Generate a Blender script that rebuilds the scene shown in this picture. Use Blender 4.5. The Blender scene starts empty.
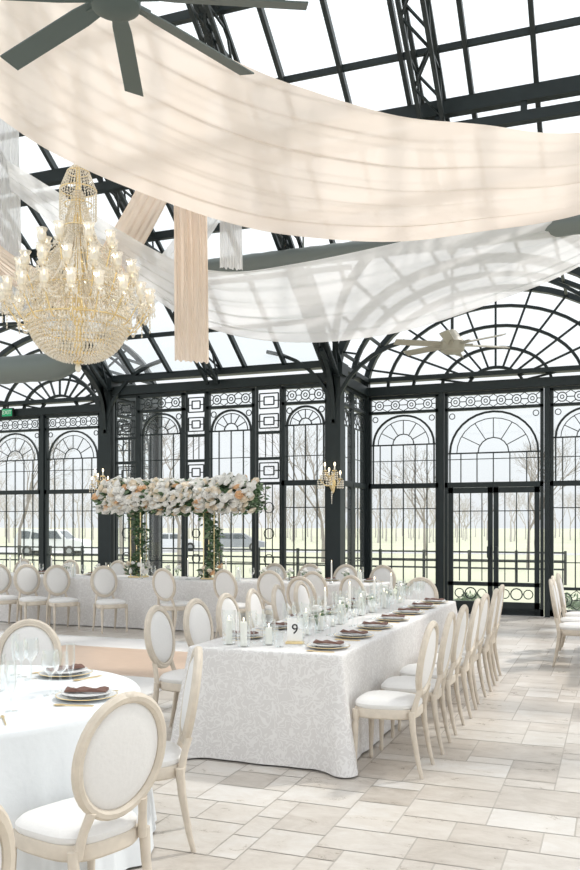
import bpy, math, random
from mathutils import Vector, Matrix
R = random.Random(7)
pi = math.pi
YAW = math.radians(21)
CC, SS = math.cos(YAW), math.sin(YAW)
def W(u, v):            # plan frame rotated 21 deg from the building grid
    return (CC*u - SS*v, SS*u + CC*v)
scene = bpy.context.scene
COL = scene.collection
try:
    scene.view_settings.view_transform = 'Standard'
except Exception: pass

# ------------------------------------------------------------ materials
def mat(name, col, rough=0.5, metal=0.0, emit=0, ecol=None, spec=None, noise=None, bump=None):
    m = bpy.data.materials.new(name); m.use_nodes = True
    nt = m.node_tree; b = nt.nodes['Principled BSDF']
    b.inputs['Base Color'].default_value = (*col, 1)
    b.inputs['Roughness'].default_value = rough
    b.inputs['Metallic'].default_value = metal
    if spec is not None: b.inputs['Specular IOR Level'].default_value = spec
    if emit:
        b.inputs['Emission Color'].default_value = (*(ecol or col), 1)
        b.inputs['Emission Strength'].default_value = emit
    if noise:
        sc, amt = noise
        tc = nt.nodes.new('ShaderNodeTexCoord'); n = nt.nodes.new('ShaderNodeTexNoise')
        n.inputs['Scale'].default_value = sc; n.inputs['Detail'].default_value = 4
        nt.links.new(tc.outputs['Object'], n.inputs['Vector'])
        mx = nt.nodes.new('ShaderNodeMix'); mx.data_type = 'RGBA'
        mx.inputs[6].default_value = (*[c*(1-amt) for c in col], 1)
        mx.inputs[7].default_value = (*[min(1, c*(1+amt)) for c in col], 1)
        nt.links.new(n.outputs['Fac'], mx.inputs[0]); nt.links.new(mx.outputs[2], b.inputs['Base Color'])
        if bump:
            bp = nt.nodes.new('ShaderNodeBump'); bp.inputs['Strength'].default_value = bump
            bp.inputs['Distance'].default_value = 0.01
            nt.links.new(n.outputs['Fac'], bp.inputs['Height']); nt.links.new(bp.outputs[0], b.inputs['Normal'])
    return m
def glassmat(name, tint=(1, 1, 1), gl=0.08, edge=False, rough=0.02, gcol=(1, 1, 1), diff=0, dcol=(1, 1, 1)):
    m = bpy.data.materials.new(name); m.use_nodes = True; nt = m.node_tree
    nt.nodes.clear(); o = nt.nodes.new('ShaderNodeOutputMaterial')
    t = nt.nodes.new('ShaderNodeBsdfTransparent'); t.inputs[0].default_value = (*tint, 1)
    g = nt.nodes.new('ShaderNodeBsdfGlossy'); g.inputs['Roughness'].default_value = rough
    g.inputs['Color'].default_value = (*gcol, 1)
    mx = nt.nodes.new('ShaderNodeMixShader'); mx.inputs[0].default_value = gl
    if edge:
        lw = nt.nodes.new('ShaderNodeLayerWeight'); lw.inputs[0].default_value = gl
        nt.links.new(lw.outputs['Facing'], mx.inputs[0])
    nt.links.new(t.outputs[0], mx.inputs[1]); nt.links.new(g.outputs[0], mx.inputs[2])
    last = mx
    if diff:
        tr = nt.nodes.new('ShaderNodeBsdfTranslucent'); tr.inputs[0].default_value = (*dcol, 1)
        dd = nt.nodes.new('ShaderNodeBsdfDiffuse'); dd.inputs[0].default_value = (*dcol, 1)
        m1 = nt.nodes.new('ShaderNodeMixShader'); m1.inputs[0].default_value = .5
        nt.links.new(dd.outputs[0], m1.inputs[1]); nt.links.new(tr.outputs[0], m1.inputs[2])
        m2 = nt.nodes.new('ShaderNodeMixShader'); m2.inputs[0].default_value = diff
        nt.links.new(mx.outputs[0], m2.inputs[1]); nt.links.new(m1.outputs[0], m2.inputs[2]); last = m2
    nt.links.new(last.outputs[0], o.inputs[0]); return m
def fabricmat(name, col, transl=0.5, transp=0.0):
    m = bpy.data.materials.new(name); m.use_nodes = True; nt = m.node_tree
    nt.nodes.clear(); o = nt.nodes.new('ShaderNodeOutputMaterial')
    d = nt.nodes.new('ShaderNodeBsdfDiffuse'); d.inputs[0].default_value = (*col, 1)
    t = nt.nodes.new('ShaderNodeBsdfTranslucent'); t.inputs[0].default_value = (*col, 1)
    mx = nt.nodes.new('ShaderNodeMixShader'); mx.inputs[0].default_value = transl
    nt.links.new(d.outputs[0], mx.inputs[1]); nt.links.new(t.outputs[0], mx.inputs[2])
    last = mx
    if transp > 0:
        tp = nt.nodes.new('ShaderNodeBsdfTransparent'); m2 = nt.nodes.new('ShaderNodeMixShader')
        m2.inputs[0].default_value = transp
        nt.links.new(mx.outputs[0], m2.inputs[1]); nt.links.new(tp.outputs[0], m2.inputs[2]); last = m2
    nt.links.new(last.outputs[0], o.inputs[0]); return m

M_steel = mat('black_green_steel', (0.014, 0.022, 0.024), 0.45, 0.2, noise=(6, .25))
M_fan = mat('fan_grey_green', (0.075, 0.10, 0.095), 0.5)
M_fanw = mat('fan_pale', (0.36, 0.34, 0.28), 0.5)
M_duct = mat('duct_grey', (0.17, 0.195, 0.185), 0.5, 0.3)
M_wood = mat('whitewashed_wood', (0.60, 0.53, 0.44), 0.55, noise=(18, .18), bump=.2)
M_uph = mat('ivory_upholstery', (0.73, 0.715, 0.695), 0.9, noise=(60, .04), bump=.15)
M_gold = mat('gilt_brass', (0.92, 0.74, 0.42), 0.32, 1.0)
M_crys = glassmat('crystal', (1, .98, .93), 0.5, rough=.1, gcol=(1, .97, .91), diff=.42, dcol=(1, .95, .87))
M_bulb = mat('warm_bulb', (1, .85, .6), 0.4, emit=4, ecol=(1, .82, .55))
M_wax = mat('candle_wax', (0.9, 0.88, 0.82), 0.5)
M_glassw = glassmat('window_glass', (.965, .985, .985), 0.05, diff=.03)
M_roofg = glassmat('roof_glass', (.92, .955, .965), 0.05, diff=.12, dcol=(.9, .95, 1))
M_stem = glassmat('stemware_glass', (.96, .98, .98), 0.5, edge=True)
M_peach = fabricmat('peach_chiffon', (0.91, 0.775, 0.665), 0.5, .03)
M_cream = fabricmat('blush_cream_drape', (0.93, 0.815, 0.735), 0.5, .05)
M_white = fabricmat('white_sheer', (0.92, 0.91, 0.915), 0.45, 0.18)
M_porc = mat('porcelain', (0.83, 0.83, 0.82), 0.2)
M_menu = mat('burgundy_menu', (0.16, 0.08, 0.06), 0.6, noise=(30, .2))
M_card = mat('white_card', (0.9, 0.89, 0.86), 0.7)
M_ink = mat('ink', (0.02, 0.02, 0.02), 0.6)
M_linen = mat('white_linen', (0.72, 0.745, 0.76), 0.85, noise=(40, .03), bump=.1)
M_dance = mat('white_dance_floor', (0.78, 0.77, 0.76), 0.25, noise=(1.2, .03))
M_tan = mat('peach_dance_inlay', (0.56, 0.42, 0.32), 0.35, noise=(8, .08))
M_leaf = mat('leaf_green', (0.06, 0.12, 0.05), 0.6, noise=(20, .5))
M_leaf2 = mat('leaf_sage', (0.16, 0.23, 0.13), 0.6, noise=(20, .3))
M_fw = mat('petal_white', (0.88, 0.865, 0.83), 0.7)
M_fc = mat('petal_blush', (0.84, 0.74, 0.60), 0.7)
M_fo = mat('petal_peach', (0.76, 0.48, 0.27), 0.7)
M_grass = mat('winter_grass', (0.45, 0.46, 0.34), 0.95, noise=(.15, .14))
M_road = mat('pale_asphalt', (0.42, 0.42, 0.43), 0.9, noise=(.4, .1))
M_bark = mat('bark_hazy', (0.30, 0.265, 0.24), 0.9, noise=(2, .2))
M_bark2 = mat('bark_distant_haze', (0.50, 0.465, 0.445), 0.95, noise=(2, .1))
M_carw = mat('car_white', (0.80, 0.82, 0.85), 0.25)
M_cars = mat('car_silver', (0.38, 0.40, 0.43), 0.3, .4)
M_card2 = mat('car_dark', (0.05, 0.06, 0.08), 0.3)
M_carg = mat('car_window', (0.10, 0.12, 0.13), 0.1)
M_tire = mat('tyre', (0.05, 0.05, 0.05), 0.8)
M_exit = mat('exit_green', (0.01, 0.18, 0.08), 0.5, emit=.35, ecol=(.03, .6, .25))
M_grout = mat('grout', (0.47, 0.435, 0.39), 0.9)

def damask():
    m = bpy.data.materials.new('damask_cloth'); m.use_nodes = True; nt = m.node_tree
    b = nt.nodes['Principled BSDF']; b.inputs['Roughness'].default_value = .75
    tc = nt.nodes.new('ShaderNodeTexCoord')
    n = nt.nodes.new('ShaderNodeTexNoise'); n.inputs['Scale'].default_value = 11; n.inputs['Detail'].default_value = 1
    ad = nt.nodes.new('ShaderNodeVectorMath'); ad.operation = 'MULTIPLY_ADD'
    nt.links.new(n.outputs['Color'], ad.inputs[0]); ad.inputs[1].default_value = (.22, .22, .22)
    nt.links.new(tc.outputs['Object'], ad.inputs[2]); nt.links.new(tc.outputs['Object'], n.inputs['Vector'])
    v = nt.nodes.new('ShaderNodeTexVoronoi'); v.feature = 'SMOOTH_F1'; v.inputs['Scale'].default_value = 24
    nt.links.new(ad.outputs[0], v.inputs['Vector'])
    ml = nt.nodes.new('ShaderNodeMath'); ml.operation = 'MULTIPLY'; ml.inputs[1].default_value = 17
    sn = nt.nodes.new('ShaderNodeMath'); sn.operation = 'SINE'
    nt.links.new(v.outputs['Distance'], ml.inputs[0]); nt.links.new(ml.outputs[0], sn.inputs[0])
    r = nt.nodes.new('ShaderNodeValToRGB')
    r.color_ramp.elements[0].position = .15; r.color_ramp.elements[0].color = (.655, .635, .62, 1)
    r.color_ramp.elements[1].position = .6; r.color_ramp.elements[1].color = (.745, .73, .715, 1)
    nt.links.new(sn.outputs[0], r.inputs[0]); nt.links.new(r.outputs[0], b.inputs['Base Color'])
    return m
M_damask = damask()
def tilemat():
    m = bpy.data.materials.new('travertine_tiles'); m.use_nodes = True; nt = m.node_tree
    b = nt.nodes['Principled BSDF']
    at = nt.nodes.new('ShaderNodeAttribute'); at.attribute_name = 'tint'
    tc = nt.nodes.new('ShaderNodeTexCoord')
    mp = nt.nodes.new('ShaderNodeMapping'); mp.inputs['Scale'].default_value = (1, 1.6, 1)
    off = nt.nodes.new('ShaderNodeVectorMath'); off.operation = 'MULTIPLY_ADD'
    cmb = nt.nodes.new('ShaderNodeCombineXYZ')
    for i in range(3): nt.links.new(at.outputs['Fac'], cmb.inputs[i])
    nt.links.new(cmb.outputs[0], off.inputs[0]); off.inputs[1].default_value = (31, 17, 53)
    nt.links.new(tc.outputs['Object'], off.inputs[2]); nt.links.new(off.outputs[0], mp.inputs[0])
    n = nt.nodes.new('ShaderNodeTexNoise'); n.inputs['Scale'].default_value = 4.2; n.inputs['Detail'].default_value = 10
    n.inputs['Roughness'].default_value = .75; n.inputs['Distortion'].default_value = .5
    nt.links.new(mp.outputs[0], n.inputs['Vector'])
    a = nt.nodes.new('ShaderNodeMath'); a.operation = 'MULTIPLY_ADD'; a.inputs[1].default_value = .5
    nt.links.new(at.outputs['Fac'], a.inputs[0])
    s = nt.nodes.new('ShaderNodeMath'); s.operation = 'MULTIPLY_ADD'; s.inputs[1].default_value = 1.3; s.inputs[2].default_value = -.38
    nt.links.new(n.outputs['Fac'], s.inputs[0]); nt.links.new(s.outputs[0], a.inputs[2])
    r = nt.nodes.new('ShaderNodeValToRGB'); e = r.color_ramp.elements
    e[0].position = .05; e[0].color = (.36, .315, .265, 1)
    e[1].position = .92; e[1].color = (.66, .635, .60, 1)
    x = e.new(.34); x.color = (.49, .44, .385, 1)
    x = e.new(.6); x.color = (.58, .535, .48, 1)
    nt.links.new(a.outputs[0], r.inputs[0]); nt.links.new(r.outputs[0], b.inputs['Base Color'])
    rr = nt.nodes.new('ShaderNodeMath'); rr.operation = 'MULTIPLY_ADD'; rr.inputs[1].default_value = .3; rr.inputs[2].default_value = .16
    nt.links.new(n.outputs['Fac'], rr.inputs[0]); nt.links.new(rr.outputs[0], b.inputs['Roughness'])
    bp = nt.nodes.new('ShaderNodeBump'); bp.inputs['Strength'].default_value = .2; bp.inputs['Distance'].default_value = .01
    nt.links.new(n.outputs['Fac'], bp.inputs['Height']); nt.links.new(bp.outputs[0], b.inputs['Normal'])
    return m
M_tile = tilemat()

# ------------------------------------------------------------ mesh builder
class MB:
    def __init__(s): s.v = []; s.f = []; s.m = []
    def add(s, vs, fs, mi=0):
        o = len(s.v); s.v.extend(tuple(p) for p in vs)
        for f in fs: s.f.append([i+o for i in f]); s.m.append(mi)
    def box(s, c, d, mi=0):
        x, y, z = c; a, b, e = d[0]/2, d[1]/2, d[2]/2
        s.add([(x+i*a, y+j*b, z+k*e) for i in (-1, 1) for j in (-1, 1) for k in (-1, 1)],
              [(0, 1, 3, 2), (4, 6, 7, 5), (0, 4, 5, 1), (2, 3, 7, 6), (0, 2, 6, 4), (1, 5, 7, 3)], mi)
    def beam(s, p, q, w, h=None, mi=0, up=(0, 0, 1)):
        h = h or w; p = Vector(p); q = Vector(q); d = q-p
        if d.length < 1e-6: return
        d.normalize(); up = Vector(up)
        if abs(d.dot(up)) > .98: up = Vector((0, 1, 0))
        a = d.cross(up).normalized(); b = a.cross(d)
        vs = [e+a*(i*w/2)+b*(j*h/2) for e in (p, q) for i, j in ((-1, -1), (1, -1), (1, 1), (-1, 1))]
        s.add(vs, [(0, 3, 2, 1), (4, 5, 6, 7), (0, 1, 5, 4), (1, 2, 6, 5), (2, 3, 7, 6), (3, 0, 4, 7)], mi)
    def tube(s, pts, r, n=6, mi=0, closed=False, sx=1.0):
        pts = [Vector(p) for p in pts]; N = len(pts)
        rr = r if isinstance(r, (list, tuple)) else [r]*N
        vs = []; prev = None
        for i, p in enumerate(pts):
            if closed: t = pts[(i+1) % N]-pts[i-1]
            else: t = pts[min(i+1, N-1)]-pts[max(i-1, 0)]
            t.normalize()
            if prev is None:
                ref = Vector((0, 0, 1)) if abs(t.z) < .9 else Vector((0, 1, 0))
                a = t.cross(ref).normalized()
            else:
                a = prev-t*prev.dot(t)
                a = a.normalized() if a.length > 1e-6 else t.orthogonal().normalized()
            prev = a; b = t.cross(a)
            for k in range(n):
                an = 2*pi*(k+.5)/n
                vs.append(p+a*(math.cos(an)*rr[i]*sx)+b*(math.sin(an)*rr[i]))
        fs = []
        for i in range(N if closed else N-1):
            j = (i+1) % N
            for k in range(n):
                l = (k+1) % n; fs.append((i*n+k, i*n+l, j*n+l, j*n+k))
        if not closed:
            fs.append(tuple(range(n))[::-1]); fs.append(tuple((N-1)*n+k for k in range(n)))
        s.add(vs, fs, mi)
    def lathe(s, prof, n=16, c=(0, 0, 0), mi=0, sx=1, sy=1, wave=0, wn=5, ph=0):
        vs = []
        for r, z in prof:
            for k in range(n):
                a = 2*pi*k/n+ph; q = r*(1+wave*math.cos(wn*a))
                vs.append((c[0]+q*math.cos(a)*sx, c[1]+q*math.sin(a)*sy, c[2]+z))
        fs = []
        for i in range(len(prof)-1):
            for k in range(n):
                l = (k+1) % n; fs.append((i*n+k, i*n+l, (i+1)*n+l, (i+1)*n+k))
        s.add(vs, fs, mi)
    def ell(s, c, r, nu=10, nv=6, mi=0):
        prof = [(math.sin(pi*i/nv), -math.cos(pi*i/nv)) for i in range(nv+1)]
        vs = []; fs = []
        for q, z in prof:
            for k in range(nu):
                a = 2*pi*k/nu; vs.append((c[0]+r[0]*q*math.cos(a), c[1]+r[1]*q*math.sin(a), c[2]+r[2]*z))
        for i in range(nv):
            for k in range(nu):
                l = (k+1) % nu; fs.append((i*nu+k, i*nu+l, (i+1)*nu+l, (i+1)*nu+k))
        s.add(vs, fs, mi)
    def octa(s, c, r, h, mi=0):
        x, y, z = c
        s.add([(x+r, y, z), (x, y+r, z), (x-r, y, z), (x, y-r, z), (x, y, z+h), (x, y, z-h)],
              [(0, 1, 4), (1, 2, 4), (2, 3, 4), (3, 0, 4), (1, 0, 5), (2, 1, 5), (3, 2, 5), (0, 3, 5)], mi)
    def mesh(s, name, mats, smooth=True, ang=38):
        me = bpy.data.meshes.new(name); me.from_pydata(s.v, [], s.f)
        for m in mats: me.materials.append(m)
        me.polygons.foreach_set('material_index', s.m)
        if smooth:
            me.shade_smooth(); me.set_sharp_from_angle(angle=math.radians(ang))
        me.update(); return me
    def build(s, name, mats, loc=(0, 0, 0), rz=0, smooth=True, ang=38, parent=None):
        return put(s.mesh(name, mats, smooth, ang), name, loc, rz, parent)
def put(me, name, loc=(0, 0, 0), rz=0, parent=None, sc=1):
    o = bpy.data.objects.new(name, me); o.location = loc; o.rotation_euler = (0, 0, rz)
    o.scale = (sc, sc, sc)
    COL.objects.link(o)
    if parent: o.parent = parent
    return o

# ------------------------------------------------------------ floor
def make_floor():
    mb = MB(); x0, y0, x1, y1 = -17, -2, 8, 15.6; g = .15
    nx, ny = int((x1-x0)/g), int((y1-y0)/g)
    occ = [[False]*ny for _ in range(nx)]; tint = []
    sizes = [(3, 2), (2, 2), (3, 3), (2, 3), (4, 2), (4, 3), (2, 1), (1, 2), (1, 1)]
    wts = [5, 3, 3, 2, 4, 3, 1.2, .8, .1]
    j = .004
    for b in range(ny):
        for a in range(nx):
            if occ[a][b]: continue
            fit = lambda s: a+s[0] <= nx and b+s[1] <= ny and not any(occ[a+i][b+k] for i in range(s[0]) for k in range(s[1]))
            s = R.choices(sizes, wts)[0]
            if not fit(s):
                o = [q for q in sizes if fit(q)]; s = R.choice(o[:3] if len(o) > 3 else o)
            w, h = s
            for i in range(w):
                for k in range(h): occ[a+i][b+k] = True
            X, Y = x0+a*g, y0+b*g
            mb.add([(X+j, Y+j, 0), (X+w*g-j, Y+j, 0), (X+w*g-j, Y+h*g-j, 0), (X+j, Y+h*g-j, 0)], [(0, 1, 2, 3)], 0)
            tint.append(R.random())
    mb.add([(x0, y0, -.003), (x1, y0, -.003), (x1, y1, -.003), (x0, y1, -.003)], [(0, 1, 2, 3)], 1); tint.append(0)
    mb.box(((x0+x1)/2, (y0+y1)/2, -.2), (x1-x0, y1-y0, .38), 1); tint += [0]*6
    me = mb.mesh('floor', [M_tile, M_grout], smooth=False)
    at = me.attributes.new('tint', 'FLOAT', 'FACE'); at.data.foreach_set('value', tint)
    put(me, 'floor')
make_floor()
mb = MB()
mb.box((-7.6, 7.9, .006), (7.0, 4.8, .012), 0)
mb.box((-5.45, 8.6, .0135), (2.7, 1.7, .003), 1)
mb.box((-9.6, 8.6, .0135), (2.7, 1.7, .003), 1)
mb.build('dance_floor', [M_dance, M_tan], smooth=False)

# ------------------------------------------------------------ walls / ironwork
YB, YM = 15.4, 13.6
HZ = 4.0
def fx(y): return lambda a, z, o=0: Vector((a, y+o, z))
def fy(x): return lambda a, z, o=0: Vector((x+o, a, z))
def arc(mb, f, cx, cz, r, a0, a1, w, n=14, rz=None):
    rz = rz or r
    pts = [f(cx+r*math.cos(a0+(a1-a0)*i/n), cz+rz*math.sin(a0+(a1-a0)*i/n)) for i in range(n+1)]
    for p, q in zip(pts, pts[1:]): mb.beam(p, q, w, w)
def ring(mb, f, cx, cz, r, w=.012, n=10): arc(mb, f, cx, cz, r, 0, 2*pi, w, n)
def frieze(mb, f, a0, a1, z0, z1):
    h = z1-z0; w = a1-a0; n = max(1, int(round(w/(h*1.25)))); s = w/n; r = h*.36
    for i in range(n):
        c = a0+s*(i+.5)
        ring(mb, f, c, (z0+z1)/2, r, .016, 10); ring(mb, f, c, (z0+z1)/2, r*.4, .014, 8)
        for sg in (-1, 1):
            mb.beam(f(c+sg*r, (z0+z1)/2), f(c+sg*s/2, (z0+z1)/2), .014)
            mb.beam(f(c+sg*r*.7, z0+h*.5+r*.7), f(c+sg*s/2, z1), .012)
            mb.beam(f(c+sg*r*.7, z0+h*.5-r*.7), f(c+sg*s/2, z0), .012)
def window(mb, f, a0, a1, door=False):
    w = a1-a0; B = .055
    for a in (a0+B/2, a1-B/2): mb.beam(f(a, .01), f(a, HZ-.03), B, .09)
    for z, t in ((.07, .12), (2.32, .09), (3.68, .05), (HZ-.04, .06)): mb.beam(f(a0, z), f(a1, z), .09, t)
    frieze(mb, f, a0+B, a1-B, 3.705, 3.93)
    cx = (a0+a1)/2; Rr = w/2-.09; sp = 3.62-Rr*.95
    arc(mb, f, cx, sp, Rr, 0, pi, .035, 16, Rr*.95)
    arc(mb, f, cx, sp, Rr*.84, 0, pi, .014, 14, Rr*.8)
    arc(mb, f, cx, sp, Rr*.35, 0, pi, .018, 8)
    mb.beam(f(a0, sp), f(a1, sp), .025)
    for k in range(1, 6):
        an = pi*k/6
        mb.beam(f(cx+Rr*.35*math.cos(an), sp+Rr*.35*math.sin(an)), f(cx+Rr*.84*math.cos(an), sp+Rr*.79*math.sin(an)), .014)
    for sg in (-1, 1):
        ring(mb, f, cx+sg*(w/2-.13), 3.56, .05, .014)
        mb.beam(f(cx+sg*Rr, 2.36), f(cx+sg*Rr, sp), .025)
    nm = 4 if w < 1.2 else 6
    for i in range(1, nm):
        a = a0+w*i/nm; mb.beam(f(a, 2.36), f(a, sp), .018)
    mb.beam(f(a0, 2.36+.42), f(a1, 2.36+.42), .014)
    if not door:
        mb.beam(f(a0, .5), f(a1, .5), .05); frieze(mb, f, a0+B, a1-B, .14, .47)
        for i in range(1, nm):
            a = a0+w*i/nm; mb.beam(f(a, .5), f(a, 2.3), .02)
        for z in (.95, 1.9): mb.beam(f(a0, z), f(a1, z), .016)
    else:
        for s0, s1 in ((a0+.06, cx), (cx, a1-.06)):
            for a in (s0+.05, s1-.05): mb.beam(f(a, .03, -.02), f(a, 2.28, -.02), .085, .05)
            for z, t in ((.14, .2), (.55, .07), (2.22, .1)): mb.beam(f(s0, z, -.02), f(s1, z, -.02), .05, t)
            ring(mb, f, (s0+s1)/2, .38, .1, .02, 12); ring(mb, f, (s0+s1)/2-.2, .38, .08, .016); ring(mb, f, (s0+s1)/2+.2, .38, .08, .016)
            for q in (1, 2, 3): mb.beam(f(s0+(s1-s0)*q/4, .6), f(s0+(s1-s0)*q/4, 2.2), .016)
            for z in (.95, 1.85): mb.beam(f(s0, z), f(s1, z), .016)
        for sg in (-1, 1):
            mb.beam(f(cx+sg*.07, 1.02, -.07), f(cx+sg*.07, 1.22, -.07), .05, .12)
def panel(mb, f, a0, a1):
    w = a1-a0; c = (a0+a1)/2
    for a in (a0+.015, a1-.015): mb.beam(f(a, 0), f(a, HZ), .03)
    for z in (.06, .5, 2.32, 2.75, 3.2, HZ-.03): mb.beam(f(a0, z), f(a1, z), .04, .05)
    for z0, z1 in ((3.24, 3.56), (3.58, 3.92), (2.36, 2.72), (.12, .47)):
        for k in (.12, .3):
            p = [(a0+w*k, z0+(z1-z0)*k), (a1-w*k, z0+(z1-z0)*k), (a1-w*k, z1-(z1-z0)*k), (a0+w*k, z1-(z1-z0)*k)]
            for i in range(4): mb.beam(f(*p[i]), f(*p[(i+1) % 4]), .02)
        mb.beam(f(a0, (z0+z1)/2), f(a0+w*.3, (z0+z1)/2), .016); mb.beam(f(a1, (z0+z1)/2), f(a1-w*.3, (z0+z1)/2), .016)
    for z0, z1 in ((.55, 2.3), (2.78, 3.18)):
        mb.beam(f(c-w*.14, z0), f(c-w*.14, z1), .014); mb.beam(f(c+w*.14, z0), f(c+w*.14, z1), .014)
    for z in (1.0, 1.45, 1.9): ring(mb, f, c, z, w*.2, .014)
F15, F13 = fx(YB), fx(YM)
nwin = 0
def glaze(mb, f, a0, a1):
    mb.add([f(a0, .05, .02), f(a1, .05, .02), f(a1, 3.98, .02), f(a0, 3.98, .02)], [(0, 1, 2, 3)], 1)
for a0, a1, f in [(-4.33, -3.01, F15), (-1.07, .17, F15), (.27, 1.57, F15), (1.67, 2.97, F15), (3.07, 4.37, F15),
                  (-13.15, -11.72, F15), (-11.62, -10.2, F15), (-10.1, -8.95, F15), (-14.7, -13.25, F15), (-16.2, -14.8, F15),
                  (-8.2, -7.24, F13), (-6.80, -5.86, F13), (-5.36, -4.52, F13),
                  (13.72, 14.5, fy(-4.4)), (14.52, 15.3, fy(-4.4)), (13.72, 14.5, fy(-8.85)), (14.52, 15.3, fy(-8.85))]:
    mb = MB(); window(mb, f, a0, a1); glaze(mb, f, a0, a1); nwin += 1
    mb.build('window_%d' % nwin, [M_steel, M_glassw], smooth=False)
mb = MB(); window(mb, F15, -2.90, -1.18, True); glaze(mb, F15, -2.9, -1.18); mb.build('door_1', [M_steel, M_glassw], smooth=False)
mb = MB()
panel(mb, F13, -7.22, -6.82); panel(mb, F13, -5.84, -5.38); panel(mb, F13, -8.7, -8.22)
mb.build('trim_1', [M_steel], smooth=False)
mb = MB()
for x in (-4.4, -8.85):
    mb.box((x, YM, 2.15), (.24, .24, 4.3)); mb.box((x, YM, .2), (.32, .32, .4)); mb.box((x, YM, 4.2), (.34, .34, .2))
    mb.box((x, YB, 2.15), (.16, .16, 4.3))
for x in (-2.96, -1.12, .22, 1.62, 3.02, 4.42, -11.67, -10.15, -13.2, -14.75): mb.box((x, YB, 2.05), (.09, .14, 4.1))
for a0, a1, y in ((-16.2, -8.85, YB), (-4.4, 4.5, YB), (-8.85, -4.4, YM)):
    mb.box(((a0+a1)/2, y, 4.08), (a1-a0, .18, .16)); mb.box(((a0+a1)/2, y-.04, 4.28), (a1-a0, .22, .08))
for x in (-4.4, -8.85): mb.box((x, (YB+YM)/2, 4.08), (.18, YB-YM, .16)); mb.box((x, (YB+YM)/2, 4.28), (.22, YB-YM, .08))
mb.build('wall_back', [M_steel], smooth=False)

# ------------------------------------------------------------ roof
SL = .70; Z0 = 4.32; YR = 3.0
def rz(y): return Z0+SL*(YM-y)
barrels = (-2.0, -11.25); BA, BH = 2.4, 1.75
def arch_z(x):
    for c in barrels:
        if abs(x-c) < BA: return 4.05+BH*math.sqrt(1-((x-c)/BA)**2)
    return 0
def ystart(x):
    return min(YM, YM-(arch_z(x)-Z0)/SL)
mb = MB()
DX = .74; xs = [-16.4+DX*i for i in range(31)]
for x in xs:
    y = ystart(x)
    mb.beam((x, y, rz(y)), (x, YR, rz(YR)), .055, .09)
    mb.beam((x, YR, rz(YR)), (x, -6, rz(YR)-SL*(YR+6)), .055, .10)
dy = .78
k = 0; y = YM
while y > YR-9:
    z = rz(y) if y > YR else rz(YR)-SL*(YR-y)
    w = .05 if k % 3 else .08
    seg = [-16.4+.2125*i for i in range(106)]
    st = None
    for i in range(len(seg)-1):
        ok = min(ystart(seg[i]), ystart(seg[i+1])) >= y-.02
        if ok and st is None: st = seg[i]
        if (not ok or i == len(seg)-2) and st is not None:
            mb.beam((st, y, z), (seg[i], y, z), w, w*1.4); st = None
    y -= dy; k += 1
for c in barrels:
    def rib(y, w, s=1.0, zo=0):
        pts = [(c+BA*s*math.cos(pi*i/24), y, 4.05+zo+BH*s*math.sin(pi*i/24)) for i in range(25)]
        for p, q in zip(pts, pts[1:]): mb.beam(p, q, w, w*1.2, up=(0, 1, 0))
    rib(YM, .12); rib(YM, .05, .86); rib(14.5, .07); rib(YB, .1)
    for s in (.82, .62, .4, .2): rib(YB, .05, s)
    for i in range(1, 12):
        an = pi*i/12
        mb.beam((c+BA*.2*math.cos(an), YB, 4.05+BH*.2*math.sin(an)), (c+BA*math.cos(an), YB, 4.05+BH*math.sin(an)), .035)
        mb.beam((c+BA*.86*math.cos(an), YM, 4.05+BH*.86*math.sin(an)), (c+BA*math.cos(an), YM, 4.05+BH*math.sin(an)), .03)
    for i in range(1, 12):
        an = pi*i/12; x = c+BA*math.cos(an); z = 4.05+BH*math.sin(an)
        mb.beam((x, YB, z), (x, min(YM, ystart(x)), z), .045)
for c in barrels:
    pts = []
    for i in range(25):
        x = c+BA*math.cos(pi*i/24)*.999; yy = ystart(x); pts.append((x, yy, max(arch_z(x), Z0)))
    for p, q in zip(pts, pts[1:]): mb.beam(p, q, .1)
def truss(p, q, depth, w, n, ch=.06, mi=0):
    p = Vector(p); q = Vector(q); d = (q-p); L = d.length; d.normalize()
    side = Vector((1, 0, 0)) if abs(d.x) < .5 else Vector((0, 1, 0))
    dn = Vector((0, 0, -1)); dn = (dn-d*dn.dot(d)).normalized()
    cs = [side*(-w/2), side*(w/2), side*(-w/2)+dn*depth, side*(w/2)+dn*depth]
    for c in cs: mb.beam(p+c, q+c, ch)
    for i in range(n):
        a = p+d*(L*i/n); b = p+d*(L*(i+1)/n)
        for i0, i1 in ((0, 2), (1, 3), (0, 1), (2, 3)):
            x0, x1 = (cs[i0], cs[i1]) if i % 2 else (cs[i1], cs[i0])
            mb.beam(a+x0, b+x1, ch*.5)
for x in (-2.05, -11.25):
    y = ystart(x)
    truss((x, y, rz(y)-.05), (x, YR, rz(YR)-.05), .3, .26, 26, .05)
for x in (-4.4, -8.85, -6.6):
    truss((x, YM, Z0), (x, YR, rz(YR)-.05), .3, .2, 26, .05)
for yy in (10.2, 5.6):
    for dz, dyy, w, h in ((-.1, 0, .12, .18), (-.42, -.05, .11, .12)):
        mb.beam((-16, yy+dyy, rz(yy+dyy)+dz), (6, yy+dyy, rz(yy+dyy)+dz), w, h)
    for i in range(23):
        mb.beam((-16+i, yy, rz(yy)-.1), (-16+i, yy-.05, rz(yy)-.42), .07)
for x in (-4.4, -8.85):
    for s in (.55, .9, 1.25):
        pts = [(x, YM-.08-s*2*(1-math.cos(t*pi/16)), 3.6-.3*s+s*1.9*math.sin(t*pi/16)) for t in range(7)]
        for p, q in zip(pts, pts[1:]): mb.beam(p, q, .07)
    for sg in (-1, 1):
        pts = [(x+sg*1.5*(1-math.cos(t*pi/16)), YM-.1, 3.3+1.3*math.sin(t*pi/16)) for t in range(8)]
        for p, q in zip(pts, pts[1:]): mb.beam(p, q, .06)
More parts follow.
